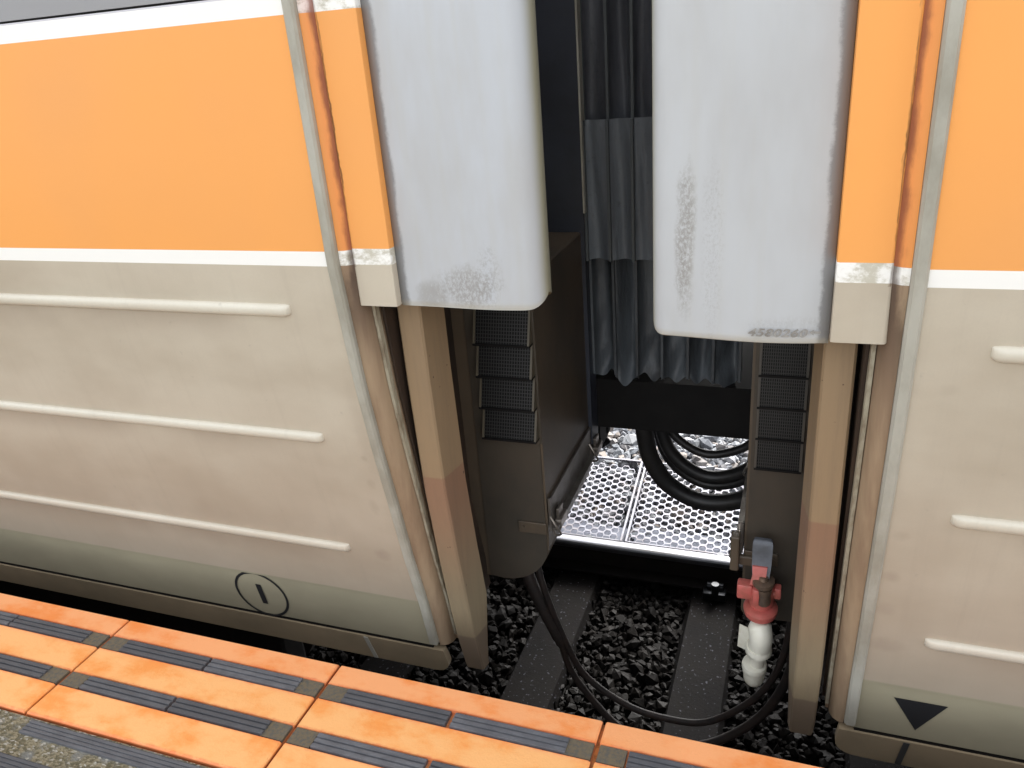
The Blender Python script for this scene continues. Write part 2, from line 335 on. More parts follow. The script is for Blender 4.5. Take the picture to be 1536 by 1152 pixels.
def thing(name, loc, label, cat, group=None):
    o = bpy.data.objects.new(name, None); C.objects.link(o); o.location = loc; o['_w'] = list(loc)
    return tag(o, label, cat, group)
def spline(pts, n=10):
    P = [Vector(p) for p in pts]; P = [P[0] * 2 - P[1]] + P + [P[-1] * 2 - P[-2]]; r = []
    for i in range(1, len(P) - 2):
        for k in range(n):
            t = k / n; a, b, c, d = P[i - 1:i + 3]
            r.append(.5 * ((2 * b) + (c - a) * t + (2 * a - 5 * b + 4 * c - d) * t * t + (3 * b - a - 3 * c + d) * t ** 3))
    r.append(P[-2]); return r

# ---------------------------------------------------------------- setting: ground, ballast, sleepers, rails
def Z_L(y):   # ground height outside the far rail
    return -1.25 + .23 * min(1, max(0, (y - 2.12) / .65))
g = MB(); g.box((-150, 2.14, -1.42), (150, 150, -1.30)); g.box((-150, -150, -1.44), (150, 2.12, -1.31))
tag(build('ground', g, GROUND), kind='structure')
g = MB()
rows = [[(x, y, Z_L(y) - .03) for x in (-60, -8, 8, 60)] for y in (2.14, 2.3, 2.45, 2.6, 2.77, 4, 7, 9.0)] + [[(x, 9.6, -1.33) for x in (-60, -8, 8, 60)]]
g.grid(rows); tag(build('trackside_shoulder', g, GROUND), kind='structure')
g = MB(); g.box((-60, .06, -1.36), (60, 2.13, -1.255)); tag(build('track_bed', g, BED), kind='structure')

ico = bmesh.new(); bmesh.ops.create_icosphere(ico, subdivisions=1, radius=1.0); ico.verts.ensure_lookup_table()
IV = np.array([v.co[:] for v in ico.verts]); IF = np.array([[v.index for v in f.verts] for f in ico.faces]); ico.free()
NV = 12
def stones(name, mat, regions, label):
    VV = []; cnt = 0
    for (x0, x1, y0, y1, sp, zf, r0, r1, lay) in regions:
        for l in range(lay):
            nx = int((x1 - x0) / sp); ny = int((y1 - y0) / sp)
            gx, gy = np.meshgrid(np.arange(nx), np.arange(ny)); n = gx.size
            px = x0 + (gx.ravel() + .5 * (gy.ravel() % 2) + rng.uniform(-.45, .45, n)) * sp
            py = y0 + (gy.ravel() + rng.uniform(-.45, .45, n)) * sp
            pz = np.array([zf(v) for v in py]) + rng.uniform(-.012, .012, n) + l * .014
            keep = (rng.uniform(0, 1, n) < (1 if l == 0 else .6)) & ((py > 2.2) | (np.abs((px + .278 + .3275) % .655 - .3275) > .105 + rng.uniform(0, .02, n)) | (rng.uniform(0, 1, n) < .03))
            px, py, pz = px[keep], py[keep], pz[keep]; n = len(px)
            r = rng.uniform(r0, r1, n) * (1 + .5 * (rng.uniform(0, 1, n) > .88))
            sc = rng.uniform(.62, 1.25, (n, 1, 3)); V = (IV[None] + rng.uniform(-.27, .27, (n, NV, 3))) * sc
            q = rng.normal(size=(n, 4)); q /= np.linalg.norm(q, axis=1)[:, None]; a, b, c, d = q.T
            R = np.stack([np.stack([1 - 2 * (c * c + d * d), 2 * (b * c - a * d), 2 * (b * d + a * c)], -1), np.stack([2 * (b * c + a * d), 1 - 2 * (b * b + d * d), 2 * (c * d - a * b)], -1), np.stack([2 * (b * d - a * c), 2 * (c * d + a * b), 1 - 2 * (b * b + c * c)], -1)], 1)
            V = np.einsum('nij,nkj->nki', R, V) * r[:, None, None] + np.stack([px, py, pz], -1)[:, None]
            VV.append(V); cnt += n
    V = np.concatenate(VV); n = len(V)
    F = (IF[None] + (np.arange(n) * NV)[:, None, None]).reshape(-1)
    me = bpy.data.meshes.new(name); me.vertices.add(n * NV); me.vertices.foreach_set('co', V.reshape(-1))
    me.loops.add(len(F)); me.loops.foreach_set('vertex_index', F); me.polygons.add(len(F) // 3)
    me.polygons.foreach_set('loop_start', np.arange(0, len(F), 3)); me.polygons.foreach_set('loop_total', np.full(len(F) // 3, 3))
    me.materials.append(mat); me.update(); me.validate(); me.shade_flat()
    o = bpy.data.objects.new(name, me); C.objects.link(o); return tag(o, label, 'ballast', kind='stuff')
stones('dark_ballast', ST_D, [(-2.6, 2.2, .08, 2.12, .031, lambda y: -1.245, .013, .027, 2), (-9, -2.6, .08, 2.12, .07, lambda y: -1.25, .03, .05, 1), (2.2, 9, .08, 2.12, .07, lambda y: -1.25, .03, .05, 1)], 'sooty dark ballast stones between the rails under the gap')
stones('pale_ballast', ST_L, [(-3.2, 1.6, 2.14, 4.9, .040, lambda y: Z_L(y) - .012, .019, .034, 2), (-9, -3.2, 2.14, 5, .08, lambda y: Z_L(y) - .01, .035, .06, 1), (1.6, 9, 2.14, 5, .08, lambda y: Z_L(y) - .01, .035, .06, 1)], 'bright clean ballast stones beyond the far rail')

def rail(yc, label):
    t = thing('rail', (0, yc, -1.2), label, 'rail', 'rails of the track')
    pf = [(-.062, 0), (.062, 0), (.062, .010), (.012, .028), (.009, .105), (.030, .118), (-.030, .118), (-.009, .105), (-.012, .028), (-.062, .010)]
    m = MB(); m.loft([[(x, yc + a, -1.2 + b) for a, b in pf] for x in (-30, 30)]); build('rail_web', m, RAILM, t)
    hd = [(-.031, .119), (.031, .119), (.033, .128), (.033, .142), (.026, .150), (.012, .153), (-.012, .153), (-.026, .150), (-.033, .142), (-.033, .128)]
    m = MB(); m.loft([[(x, yc + a, -1.2 + b) for a, b in hd] for x in (-30, 30)]); build('rail_head', m, RHEAD, t, 40)
rail(2.03, 'far rail with a polished silver head beside the mesh panels'); rail(.86, 'near rail hidden low beside the platform wall')

def sleeper_mesh():
    m = MB(); w0, w1 = .098, .125
    L = []
    for y, k in ((.35, 0), (.36, 1), (2.54, 1), (2.55, 0)):
        t = 0 if k else -.01
        L.append([(-w1, y, -1.31), (w1, y, -1.31), (w1 - .005, y, -1.24), (w0 + t, y, -1.202 + t), (-w0 - t, y, -1.202 + t), (-w1 + .005, y, -1.24)])
    m.loft(L); return m
def clip_mb(y, sgn):
    m = MB(); m.box((-.052, y - .028, -1.206), (.052, y + .028, -1.165), bev=.005)          # rail foot shoulder
    m.tube([(-.036, y - sgn * .020, -1.158), (.036, y - sgn * .020, -1.158)], .020, 18)
    m.tube([(.004, y + sgn * .020, -1.17), (.004, y + sgn * .020, -1.112)], .017, 14); return m
hide = None
names = {}
first = None
for i in range(-4, 5):
    x = -.278 + .655 * i
    lb = {0: 'dark concrete sleeper under the middle of the gap, below the hanging cock', -1: 'dark concrete sleeper below the rounded left equipment box', 1: 'sleeper hidden under the right-hand car, nearest the gap'}.get(i, 'dark concrete sleeper buried in ballast underneath the train')
    if first is None:
        t = thing('concrete_sleeper', (0, 0, 0), lb, 'sleeper', 'concrete sleepers under the rails')
        build('sleeper_block', sleeper_mesh(), SLEEP, t)
        for yy, sg in ((1.935, -1), (2.13, 1), (.955, 1), (.765, -1)): rc = build('rail_clip', clip_mb(yy, sg), CLIP, t, 40); hide = rc.name if yy == 1.935 else hide
        t.location.x = x; first = t
    else:
        c = first.copy(); C.objects.link(c); c.location.x = x; c['label'] = lb
        for ch in [q for q in first.children if not (i == -1 and q.name == hide)]:
            d = ch.copy(); C.objects.link(d); d.parent = c

# expanded metal panels lying on the shoulder
def panel_proto(x0, y0, z0, W=.985, Lg=.60, tilt=math.radians(14)):
    ct, st = math.cos(tilt), math.sin(tilt)
    def P(a, b, c): return (x0 + a, y0 + b * ct - c * st, z0 + b * st + c * ct)
    m = MB(); px, py = .0345, .0440; hw = .0; rows_ = int((Lg - .03) / (py / 2))
    # staggered hexagonal holes: each cell is a ring between an outer hexagon and a smaller inner one
    def hexa(cx, cy, k): return [(cx + px / 3 * k * 2 * .5 * a, cy + py / 2 * k * b) for a, b in ((2, 0), (1, 1), (-1, 1), (-2, 0), (-1, -1), (1, -1))]
    cw = px / 3 * 2    # column pitch of a honeycomb whose hexagon is 2*cw/... wide
    nx = int((W - .03) / (px * 1.0)); ny = int((Lg - .03) / py)
    for i in range(nx * 1):
        for j in range(ny):
            cx = .02 + (i + .5) * px; cy = .015 + (j + .25 + (.5 if i % 2 else 0)) * py
            q = px / 1.5
            out_ = [(cx + q * a, cy + py / 2 * b) for a, b in ((1, 0), (.5, 1), (-.5, 1), (-1, 0), (-.5, -1), (.5, -1))]
            k = .83
            inn = [(cx + q * a * k, cy + py / 2 * b * k) for a, b in ((1, 0), (.62, .85), (-.62, .85), (-1, 0), (-.62, -.85), (.62, -.85))]
            vs = [P(a, b, 0) for a, b in out_] + [P(a, b, 0) for a, b in inn] + [P(a, b, -.004) for a, b in inn]
            fs = []
            for e in range(6):
                f = (e + 1) % 6; fs += [(e, f, 6 + f, 6 + e), (6 + e, 6 + f, 12 + f, 12 + e)]
            m.add(vs, fs)
    fr = []
    for (a0, b0, a1, b1) in ((0, 0, .010, Lg), (W - .010, 0, W, Lg)):
        q = MB(); q.loft([[P(a0, b, -.010), P(a1, b, -.010), P(a1, b, .008), P(a0, b, .008)] for b in (b0, b1)]); fr.append(q)
    for b0, b1 in ((0, .006), (Lg - .008, Lg)):
        q = MB(); q.loft([[P(a, b0, -.008), P(a, b1, -.008), P(a, b1, .006), P(a, b0, .006)] for a in (.0145, W - .0145)]); fr.append(q)
    return m, fr
proto = None
PL = {-1: 'white hexagonal mesh panel left of the seam, under the left box', 0: 'white hexagonal mesh panel right of the seam, behind the hanging cables'}
for i in range(-2, 2):
    x0 = -.757 + i * 1.0
    lb = PL.get(i, 'white hexagonal mesh panel on the shoulder hidden beyond the cars')
    if proto is None:
        proto = thing('mesh_panel', (0, 0, 0), lb, 'mesh panel', 'expanded metal panels along the far rail')
        m, fr = panel_proto(.008, 2.175, -1.135)
        build('mesh_sheet', m, MESHM, proto)
        for q in fr: build('frame_bar', q, MESHM, proto)
        t = proto
    else:
        t = proto.copy(); C.objects.link(t); t['label'] = lb
        for ch in list(proto.children): d = ch.copy(); C.objects.link(d); d.parent = t
    t.location = (x0, 0, 0)
lidp = None
for i in range(-1, 4):
    x0 = -1.005 + i * .26
    L = ('leftmost pale slab under the mesh, beside the rounded left box', 'second pale slab from the left, under the left mesh panel', 'pale slab under the mesh just right of the seam', 'second pale slab right of the seam, below the hanging cables', 'rightmost pale slab under the mesh, beside the right-hand box')[i + 1]
    m = MB(); ang = math.radians(14)
    if lidp is None:
        m.box((0, 2.18, -1.20), (.24, 2.33, -1.165), bev=.006); lidp = build('trough_lid', m, LID); o = lidp
    else: o = lidp.copy(); C.objects.link(o)
    o.location = (x0 + (.03 if i % 2 else 0), (i * 37 % 5) * .006, .012); o.rotation_euler = (0, 0, 0)
    tag(o, L, 'concrete slab', 'pale slabs under the mesh panels')

# ---------------------------------------------------------------- platform
plat = MB(); plat.box((-40, -9, -1.30), (40, -.314, -.055)); plat.box((-40, -.314, -1.30), (40, -.02, -.101))
pt = build('platform', plat, CONC); tag(pt, kind='structure')
m = MB(); m.box((-40, -9, -.054), (40, -.312, -.004)); build('paving', m, AGG, pt)
m = MB(); m.box((-40, -.311, -.0995), (40, -.004, -.012)); build('joint_mortar', m, JOINT, pt)
def tile_mb():
    m = MB(); e = .003
    def pf(sh): return [(-.306, -.012), (-.306, -e), (-.303, 0), (-.2235, 0), (-.2215, -.008), (-.1805, -.008), (-.1785, 0), (-.1035, 0), (-.1015, -.008), (-.0605, -.008), (-.0585, 0), (-.006, 0), (-.001, -.005), (0, -.012), (0, -.098), (-.306, -.098)]
    L = []
    for x, d in ((.0035, .003), (.0065, 0), (.5935, 0), (.5965, .003)):
        L.append([(x, y, z - (d if z > -.02 else 0)) for y, z in pf(0)])
    m.loft(L); return m
def strip_mb(L, y0, y1, base, h, ribs=3):
    m = MB(); w = y1 - y0; pf = [(y0, base), (y0, base + h * .8)]
    for k in range(ribs):
        a = y0 + w * (k + .12) / ribs; b = y0 + w * (k + .78) / ribs
        pf += [(a - .001, base + h * .62), (a, base + h), (b, base + h), (b + .001, base + h * .62)]
    pf += [(y1, base + h * .8), (y1, base)]
    m.loft([[(x, y, z) for y, z in pf] for x in (0, L)]); return m
tp = build('orange_tile', tile_mb(), TILE, pt)
sp_ = [build('tread_strip', strip_mb(.238, a, b, -.0078, .0105), STRIP, tp) for a, b in ((-.0995, -.0625), (-.2195, -.1825))]
def patch(x0, x1, a, b):
    m = MB(); m.box((x0, a, -.0079), (x1, b, -.0012)); return m
gp = [build('groove_patch', patch(0, .052, a, b), PATCH, tp) for a, b in ((-.1005, -.0615), (-.2205, -.1815))]
tiles = []
def put(o, parent, x): o.parent = parent; o.location = (x, 0, 0)
for i in range(-12, 14):
    if i == -12: t = tp; s_, g_ = sp_, gp
    else:
        t = tp.copy(); C.objects.link(t); t.parent = pt
        s_ = [q.copy() for q in sp_]; g_ = [q.copy() for q in gp]
        for q in s_ + g_: C.objects.link(q)
    t.location = (-.305 + i * .6, 0, 0)
    for q in s_:
        put(q, t, .061 + random.uniform(-.004, .004)); r = q.copy(); C.objects.link(r); put(r, t, .307 + random.uniform(-.004, .004))
    for q in g_:
        put(q, t, .006); r = q.copy(); C.objects.link(r); put(r, t, .5425)
# strips set in the paving behind the tiles
wp = None
for row, (a, b) in enumerate(((-.352, -.318), (-.438, -.402))):
    base = build('floor_strip', strip_mb(.50, a, b, -.0050, .0065, 4), STRIP, pt)
    for i in range(-10, 12):
        o = base if i == -10 else base.copy()
        if i != -10: C.objects.link(o); o.parent = pt
        o.location = (-.868 + .6 * i + (.0 if row == 0 else -.10), 0, 0)

# ---------------------------------------------------------------- the two cars
XC = -.327
PZ = [-.60, -.19, -.01, .15, .34, .48, .62, .75, .88, 1.5, 2.3, 2.75]; PY = [.31, .272, .242, .206, .172, .146, .125, .112, .1, .1, .13, .20]
def Yb(z): return float(np.interp(z, PZ, PY))
def car(s, LIV, COR, MNT, HOOD, zs, P):
    def X(u): return XC + s * u
    t = thing('rail_car', (X(5), 1.5, 0), P['label'], 'railway carriage', 'coupled railway carriages')
    U0, U1 = .485, 11.0
    zz = [-.165, -.15, -.011, -.009, .05, .15, .25, .34, .41, .48, .55, .62, .69, .75, .815, .88, 1.1, 1.34]
    def yb(z): return Yb(z) + (.003 if z < -.0095 else 0)
    # side panel: outer skin, bottom hem, inner skin
    pf = [(yb(z), z) for z in zz] + [(Yb(1.34) + .03, 1.34)] + [(yb(z) + .03, z) for z in reversed(zz[:-1])]
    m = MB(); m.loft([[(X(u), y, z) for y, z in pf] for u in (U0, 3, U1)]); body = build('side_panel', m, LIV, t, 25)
    zz2 = [1.344, 1.5, 1.9, 2.3, 2.6, 2.75]
    pf = [(yb(z), z) for z in zz2] + [(.45, 3.0), (.9, 3.12), (1.5, 3.16), (2.1, 3.12), (2.55, 3.0), (2.80, 2.75), (2.9, 2.3), (2.9, -.16), (2.87, -.16), (2.87, 2.3), (2.77, 2.7), (1.5, 3.1), (.3, 2.75), (.14, 1.344)]
    m = MB(); m.loft([[(X(u), y, z) for y, z in pf] for u in (U0, U1)]); build('roof_shell', m, ROOFM, t, 30)
    m = MB(); m.box((X(U0), .104, 1.3395), (X(U1), .14, 1.3435)); build('waist_seam', m, BLACK, t)
    for k in range(5):
        wd = MB(); u0 = 1.1 + k * 1.9; wd.box((X(u0), .094, 1.52), (X(u0 + 1.45), .135, 2.12), bev=.012); wo = build('window', wd, GLASS, t)
        fr = MB()
        for a, b, c, d in ((u0 - .03, 1.49, u0 + 1.48, 1.52), (u0 - .03, 2.12, u0 + 1.48, 2.15), (u0 - .03, 1.52, u0, 2.12), (u0 + 1.45, 1.52, u0 + 1.48, 2.12)): fr.box((X(a), .090, b), (X(c), .13, d))
        build('window_frame', fr, TRIM, wo)
    # floor, far end wall
    m = MB(); m.box((X(.47), .36, -.09), (X(U1), 2.86, -.03)); build('floor_pan', m, BLACK, t)
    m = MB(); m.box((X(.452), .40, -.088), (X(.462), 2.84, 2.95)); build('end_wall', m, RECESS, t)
    m = MB(); m.box((X(U1), .14, -.1), (X(U1 + .02), 2.86, 3.05)); build('end_wall', m, ROOFM, t)
    # pressed beads
    for k, (zc, u_end) in enumerate(zip(P['ridges'], P['ridge_u'])):
        m = MB(); h = .0135; L = []
        n = 9
        for u, sc in ((u_end, .12), (u_end + .003, .5), (u_end + .009, .85), (u_end + .018, 1.0), (u_end + .05, 1.0), (3, 1), (U1 - .3, 1)):
            loop = []
            for a in range(n + 1):
                ph = math.pi * a / n; zq = zc + math.cos(ph) * h * (.5 + .5 * sc) + (.004 * (1 - sc)); loop.append((X(u), Yb(zq) - math.sin(ph) ** .8 * .011 * sc, zq))
            loop += [(X(u), Yb(zc - h) + .012, zc - h), (X(u), Yb(zc + h) + .012, zc + h)]
            L.append(loop)
        m.loft(L); build('pressed_bead', m, BEAD, body, 60)
    # trim strip at the corner
    def vstrip(name, mat, prof, z0, z1, par, zcap=None, smooth=35):
        zl = [z for z in (-.17, -.14, -.08, -.011, -.009, .05, .15, .25, .34, .41, .48, .55, .62, .69, .75, .815, .88, 1.1, 1.34, 2.0, 2.6) if z0 < z < z1]
        zl = [z0] + zl + [z1]; m = MB()
        m.loft([[(X(u), Yb(z) + dy, z) for u, dy in prof] for z in zl]); return build(name, m, mat, par, smooth)
    vstrip('corner_trim', TRIM, [(.500, .004), (.500, -.004), (.496, -.008), (.482, -.008), (.478, -.003), (.478, .02), (.5, .02)], -.150, 2.6, t)
    vstrip('corner_cover', COR, [(.4775, .006), (.466, .0085), (.457, .015), (.450, .026), (.447, .042), (.441, .042), (.444, .10), (.47, .10), (.477, .03)], -.163, 2.6, t)
    vstrip('flashing', EDGE, [(.4465, .034), (.4395, .033), (.4385, .046), (.4405, .048), (.4405, .041), (.4465, .0415)], -.14, P['mnt_z'] - .004, t)
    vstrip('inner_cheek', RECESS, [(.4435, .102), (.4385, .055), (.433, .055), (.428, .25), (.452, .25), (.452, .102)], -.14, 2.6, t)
    # fairing mount: livery coloured cover with seal behind
    zb = P['mnt_z']
    m = MB(); m.loft([[(X(a), b, z + dz) for a, b, dz in ((.459, .127, 0), (.455, .1185, 0), (.451, .117, 0), (.381, .117, 0), (.3775, .1185, 0), (.3765, .124, 0), (.3765, .175, 0), (.459, .175, 0))] for z in (zb, 2.6)]); mo = build('fairing_cover', m, MNT, t, 50)
    m = MB(); m.box((X(.4665), .128, zb + .003), (X(.4592), .17, 2.6)); build('seal_strip', m, SEAL, mo)
    # soft hood between the cars: a bulged sheet whose free edge curls inwards
    z0 = P['hood_z']; ub = P['hood_u']
    cols = []
    for a in np.linspace(0, 1, 15): u = .3755 + (ub + .035 - .3755) * a; cols.append((u, .142 - .010 * math.sin(math.pi * a * .9) + .002 * a))
    ye = cols[-1][1]
    for a in np.linspace(.14, 1, 8): ph = a * math.pi / 2; cols.append((ub + .035 - .035 * math.sin(ph), ye + .035 * (1 - math.cos(ph))))
    cols.append((ub + .001, ye + .055)); cols.append((ub + .006, ye + .062))
    zl = np.concatenate([[0, .002, .006, .012, .03, .06], np.linspace(.1, 1.9 - .0, 26)])
    rows = []
    for dz in zl:
        row = []
        for i, (u, y) in enumerate(cols):
            du = max(0, (ub + .020) - u); zc = z0 + (.020 - math.sqrt(max(0, .0004 - du * du)) if i >= 15 else 0) * max(0, 1 - dz / .06)
            sag = .0015 * math.sin(i * .35) * max(0, 1 - dz / .1)
            row.append((X(u), y + (.002 if dz < .003 else 0) + .0006 * math.sin(dz * 7 + i * .2), zc + dz - sag * s))
        rows.append(row)
    m = MB(); m.grid(rows); ho = build('gangway_hood', m, HOOD, t, 60)
    md = ho.modifiers.new('thickness', 'SOLIDIFY'); md.thickness = .007; md.offset = P['soff']
    # corner post
    def py_(z): return float(np.interp(z, [-.25, -.1, .1, .34, .6, 2.6], [.293, .262, .232, .205, .195, .19]))
    loops = []
    for z, k in ((-.235, .60), (-.220, .74), (-.10, .92), (-.02, 1), (.15, 1), (.34, 1), (.48, 1), (.62, 1), (.75, 1), (.88, 1), (2.6, 1)):
        y = py_(z); uo = .4235 - (.012 * (1 - k)); ui = .371 
        dp = .080 * (1 if z > -.05 else .75 if z > -.15 else .35)
        loops.append([(X(uo), y + .004, z), (X(uo - .004), y, z), (X(ui + .004), y, z), (X(ui), y + .004, z), (X(ui - .013 * (dp / .080)), y + dp, z), (X(uo + .004), y + dp, z)])
    m = MB(); m.loft(loops); build('corner_post', m, [POST], t, 30)
    # equipment box
    yf, yk = .50, .95; ui, uo, zt = .243, .4515, P['box_top']; r = P['box_r']; zb = -.10
    prof = [(uo, zt), (ui + .004, zt), (ui, zt - .004)]
    for a in np.linspace(0, math.pi / 2, 9): prof.append((ui + r - r * math.cos(a), zb + r - r * math.sin(a)))
    prof += [(uo, zb)]
    m = MB(); m.loft([[(X(u), y, z) for u, z in prof] for y in (yf, yk)]); bx = build('equipment_box', m, BOXP, t, 25)
    m = MB(); m.loft([[(X(u), y, z) for u, z in ([(P['pan_u'], zt - .01), (ui + .006, zt - .01)] + [(max(u_, ui + .006), z_) for u_, z_ in prof[3:-1]] + [(P['pan_u'], zb + .004)])] for y in (yf - .004, yf)]); build('front_panel', m, BOXF, bx, 25)
    va, vb = P['vent_u']; vz0, vz1, nv = P['vent_z']; ph = (vz1 - vz0) / nv
    m = MB(); m.box((X(va - .010), yf - .0065, vz0 - .018), (X(vb + .010), yf - .0045, vz1 + .01)); build('vent_backing', m, BOXF, bx)
    for k in range(nv):
        z0_, z1_ = vz0 + k * ph, vz0 + (k + 1) * ph - .002; y0_ = yf - .007; d = P['vent_d']
        m = MB()
        def SP(u, f, off=0): # point on the slanted screen: f=0 bottom (proud), 1 top
            return (X(u), y0_ - d * (1 - f) - off, z0_ + (z1_ - z0_) * f)
        m.add([SP(va, 0, -.004), SP(vb, 0, -.004), SP(vb, 1, -.0005), SP(va, 1, -.0005)], [(0, 1, 2, 3)], 1)
        nb = 20
        for q in range(nb + 1):
            u = va + (vb - va) * q / nb; wq = .0011
            m.add([SP(u - wq, 0), SP(u + wq, 0), SP(u + wq, 1), SP(u - wq, 1)], [(0, 1, 2, 3)], 2)
        for q in range(11):
            f = q / 10.0; m.add([SP(va, f - .012, .001), SP(vb, f - .012, .001), SP(vb, f + .012, .001), SP(va, f + .012, .001)], [(0, 1, 2, 3)], 2)
        for u in (va, vb):
            e = .005 if u == va else -.005
            m.loft([[(X(u2), y0_, z0_), (X(u2), y0_ - d - .003, z0_), (X(u2), y0_ - .002, z1_), (X(u2), y0_, z1_)] for u2 in (u - e, u)], 0)
        m.box((X(va - .005), y0_ - d - .004, z0_ - .003), (X(vb + .005), y0_, z0_ + .002), 1)
        build('vent_scoop', m, [CHEEK if s < 0 else BOXF, BLACK, WIRE], bx)
    # bracket bar along the lower inner face, strap and latches
    m = MB(); y0_, y1_ = .505, 1.0
    m.box((X(ui - .002), y0_, .078), (X(ui - .007), y1_, .158)); m.box((X(ui - .007), y0_, .072), (X(ui - .024), y1_, .078)); m.box((X(ui - .004), y0_ - .006, .072), (X(ui - .010), y0_, .168))
    build('bracket_plate', m, GALV, bx)
    for yy in (.53, .93):
        m = MB(); q = [(X(ui - .012), yy - .02, .10), (X(ui - .030), yy - .022, .093), (X(ui - .034), yy + .01, .078), (X(ui - .014), yy + .03, .066)]
        m.tube(spline([(X(ui - .008), yy - .030, .115), (X(ui - .026), yy - .034, .085), (X(ui - .030), yy - .02, .058), (X(ui - .012), yy - .012, .050), (X(ui - .008), yy - .018, .09)], 5), .0032, 8)
        m.box((X(ui - .008), yy, .060), (X(ui - .026), yy + .06, .086), bev=.003); m.box((X(ui - .010), yy + .01, .086), (X(ui - .018), yy + .05, .112), bev=.002)
        build('latch', m, LATCH, bx)
    m = MB(); m.box((X(ui + .078), yf - .010, .062), (X(ui + .002), yf - .0045, .096), bev=.002); m.tube([(X(ui + .066), yf - .013, .08), (X(ui + .066), yf - .008, .08)], .006, 8)
    build('strap', m, BOXP, bx)
    # gangway frame and drawgear side plate
    m = MB(); m.box((X(.232), .93, .10), (X(.452), 1.0, 2.45)); m.box((X(.232), 1.9, .10), (X(.452), 1.98, 2.45)); m.box((X(.232), 1.0, 2.35), (X(.452), 1.9, 2.45)); build('gangway_frame', m, NAVY, t)
    m = MB(); m.box((X(.2265), .925, .80), (X(.2315), .965, 2.4)); build('frame_edge', m, TRIM, t)
    # lower skirt with rounded end
    zs_, ze = -.172, -.262; yk0 = .268
    prof = [(U1, -.176), (.492, -.176), (.474, -.180)]
    m = MB(); L = []
    loop = [(U1, -.178)] + [(.470, -.178)]
    for a in np.linspace(0, math.pi / 2, 7): loop.append((.466 + .045 - .045 * math.cos(a), -.225 - .045 * math.sin(a)))
    loop.append((U1, -.270))
    m.loft([[(X(u), .270 + dy + (-.18 - z) * .25, z) for u, z in loop] for dy in (0, .02)]); sk = build('skirt', m, SKIRT, t)
    m = MB(); m.loft([[(X(P['sk_j'] + a + (-.178 - z) * -.08), .270 + (-.18 - z) * .25 + d, z) for a, d in ((0, -.002), (.012, -.002), (.012, .006), (0, .006))] for z in (-.181, -.268)]); build('joint_cover', m, JCOV[0 if s < 0 else 1], sk)
    m = MB(); m.box((X(.50), .275, -.178), (X(U1), .285, -.155)); build('hem_shadow_gap', m, BLACK, sk)
    # running gear behind, dark
    m = MB(); m.box((X(1.2), .5, -.75), (X(4.2), .62, -.35), bev=.02); m.box((X(1.2), 2.3, -.75), (X(4.2), 2.42, -.35), bev=.02); m.box((X(2.3), .6, -.7), (X(3.0), 2.3, -.3), bev=.02); bg_ = build('bogie_frame', m, BLACK, t)
    for uu in (1.7, 3.7):
        m = MB()
        for yy in (.80, 2.0): m.tube([(X(uu), yy, -.62), (X(uu), yy + .09, -.62)], .42, 36)
        m.tube([(X(uu), .8, -.62), (X(uu), 2.09, -.62)], .08, 16); build('wheelset', m, RAILM, bg_, 40)
    return t, body, ho
BEAD = None
m_, t_, b_ = newmat("bead_paint"); c_, _o = steel_skin(t_, .3, (0.68, 0.64, 0.54), (0.60, 0.55, 0.45)); t_.links.new(c_, b_.inputs['Base Color']); b_.inputs['Roughness'].default_value = .38; BEAD = m_
LATCH = M("latch_steel", (0.26, 0.23, 0.20), .35, .7)
JCOV = [M("pale_joint_cover", (0.40, 0.39, 0.34), .5), M("dark_joint_cover", (0.05, 0.05, 0.05), .5)]
left, bodyL, hoodL = car(-1, LIV_L, COR_L, MNT_L, HOOD_L, 0, dict(label='orange and silver carriage end on the left, marked with a circled 1', ridges=(.787, .486, .157), ridge_u=(.608, .615, .643), mnt_z=.800, hood_z=.797, hood_u=.105, soff=1, box_top=.748, box_r=.135, pan_u=.417, vent_u=(.252, .382), vent_z=(.345, .675, 4), vent_d=.026, sk_j=.69))
right, bodyR, hoodR = car(1, LIV_R, COR_R, MNT_R, HOOD_R, 0, dict(label='orange and silver carriage end on the right, marked with a black triangle', ridges=(.765, .449, .141), ridge_u=(.597, .590, .592), mnt_z=.769, hood_z=.757, hood_u=.091, soff=-1, box_top=.748, box_r=.02, pan_u=.375, vent_u=(.262, .352), vent_z=(.325, .625, 4), vent_d=.010, sk_j=.597))

# ---- markings on the skins
def on_skin(pts): return [(x, Yb(z) + .003 - .0015, z) for x, z in pts]
n = 64; cx, cz = -1.321, -.088
m = MB(); vs = []
for k in range(n):
    a = 2 * math.pi * k / n
    for r in (.084, .0765): vs.append((cx + r * math.cos(a) * .985, cz + r * math.sin(a)))
V = on_skin(vs); m.add(V, [(2 * k, 2 * k + 1, (2 * k + 3) % (2 * n), (2 * k + 2) % (2 * n)) for k in range(n)]); build('circle_marking', m, MARK, bodyL)
m = MB(); m.add(on_skin([(cx - .008, cz - .036), (cx + .009, cz - .036), (cx + .009, cz + .038), (cx - .008, cz + .038)]), [(0, 1, 2, 3)]); build('numeral_one', m, MARK, bodyL)
m = MB(); m.add(on_skin([(.236, -.044), (.334, -.044), (.286, -.136)]), [(0, 1, 2)]); build('triangle_marking', m, MARK, bodyR)
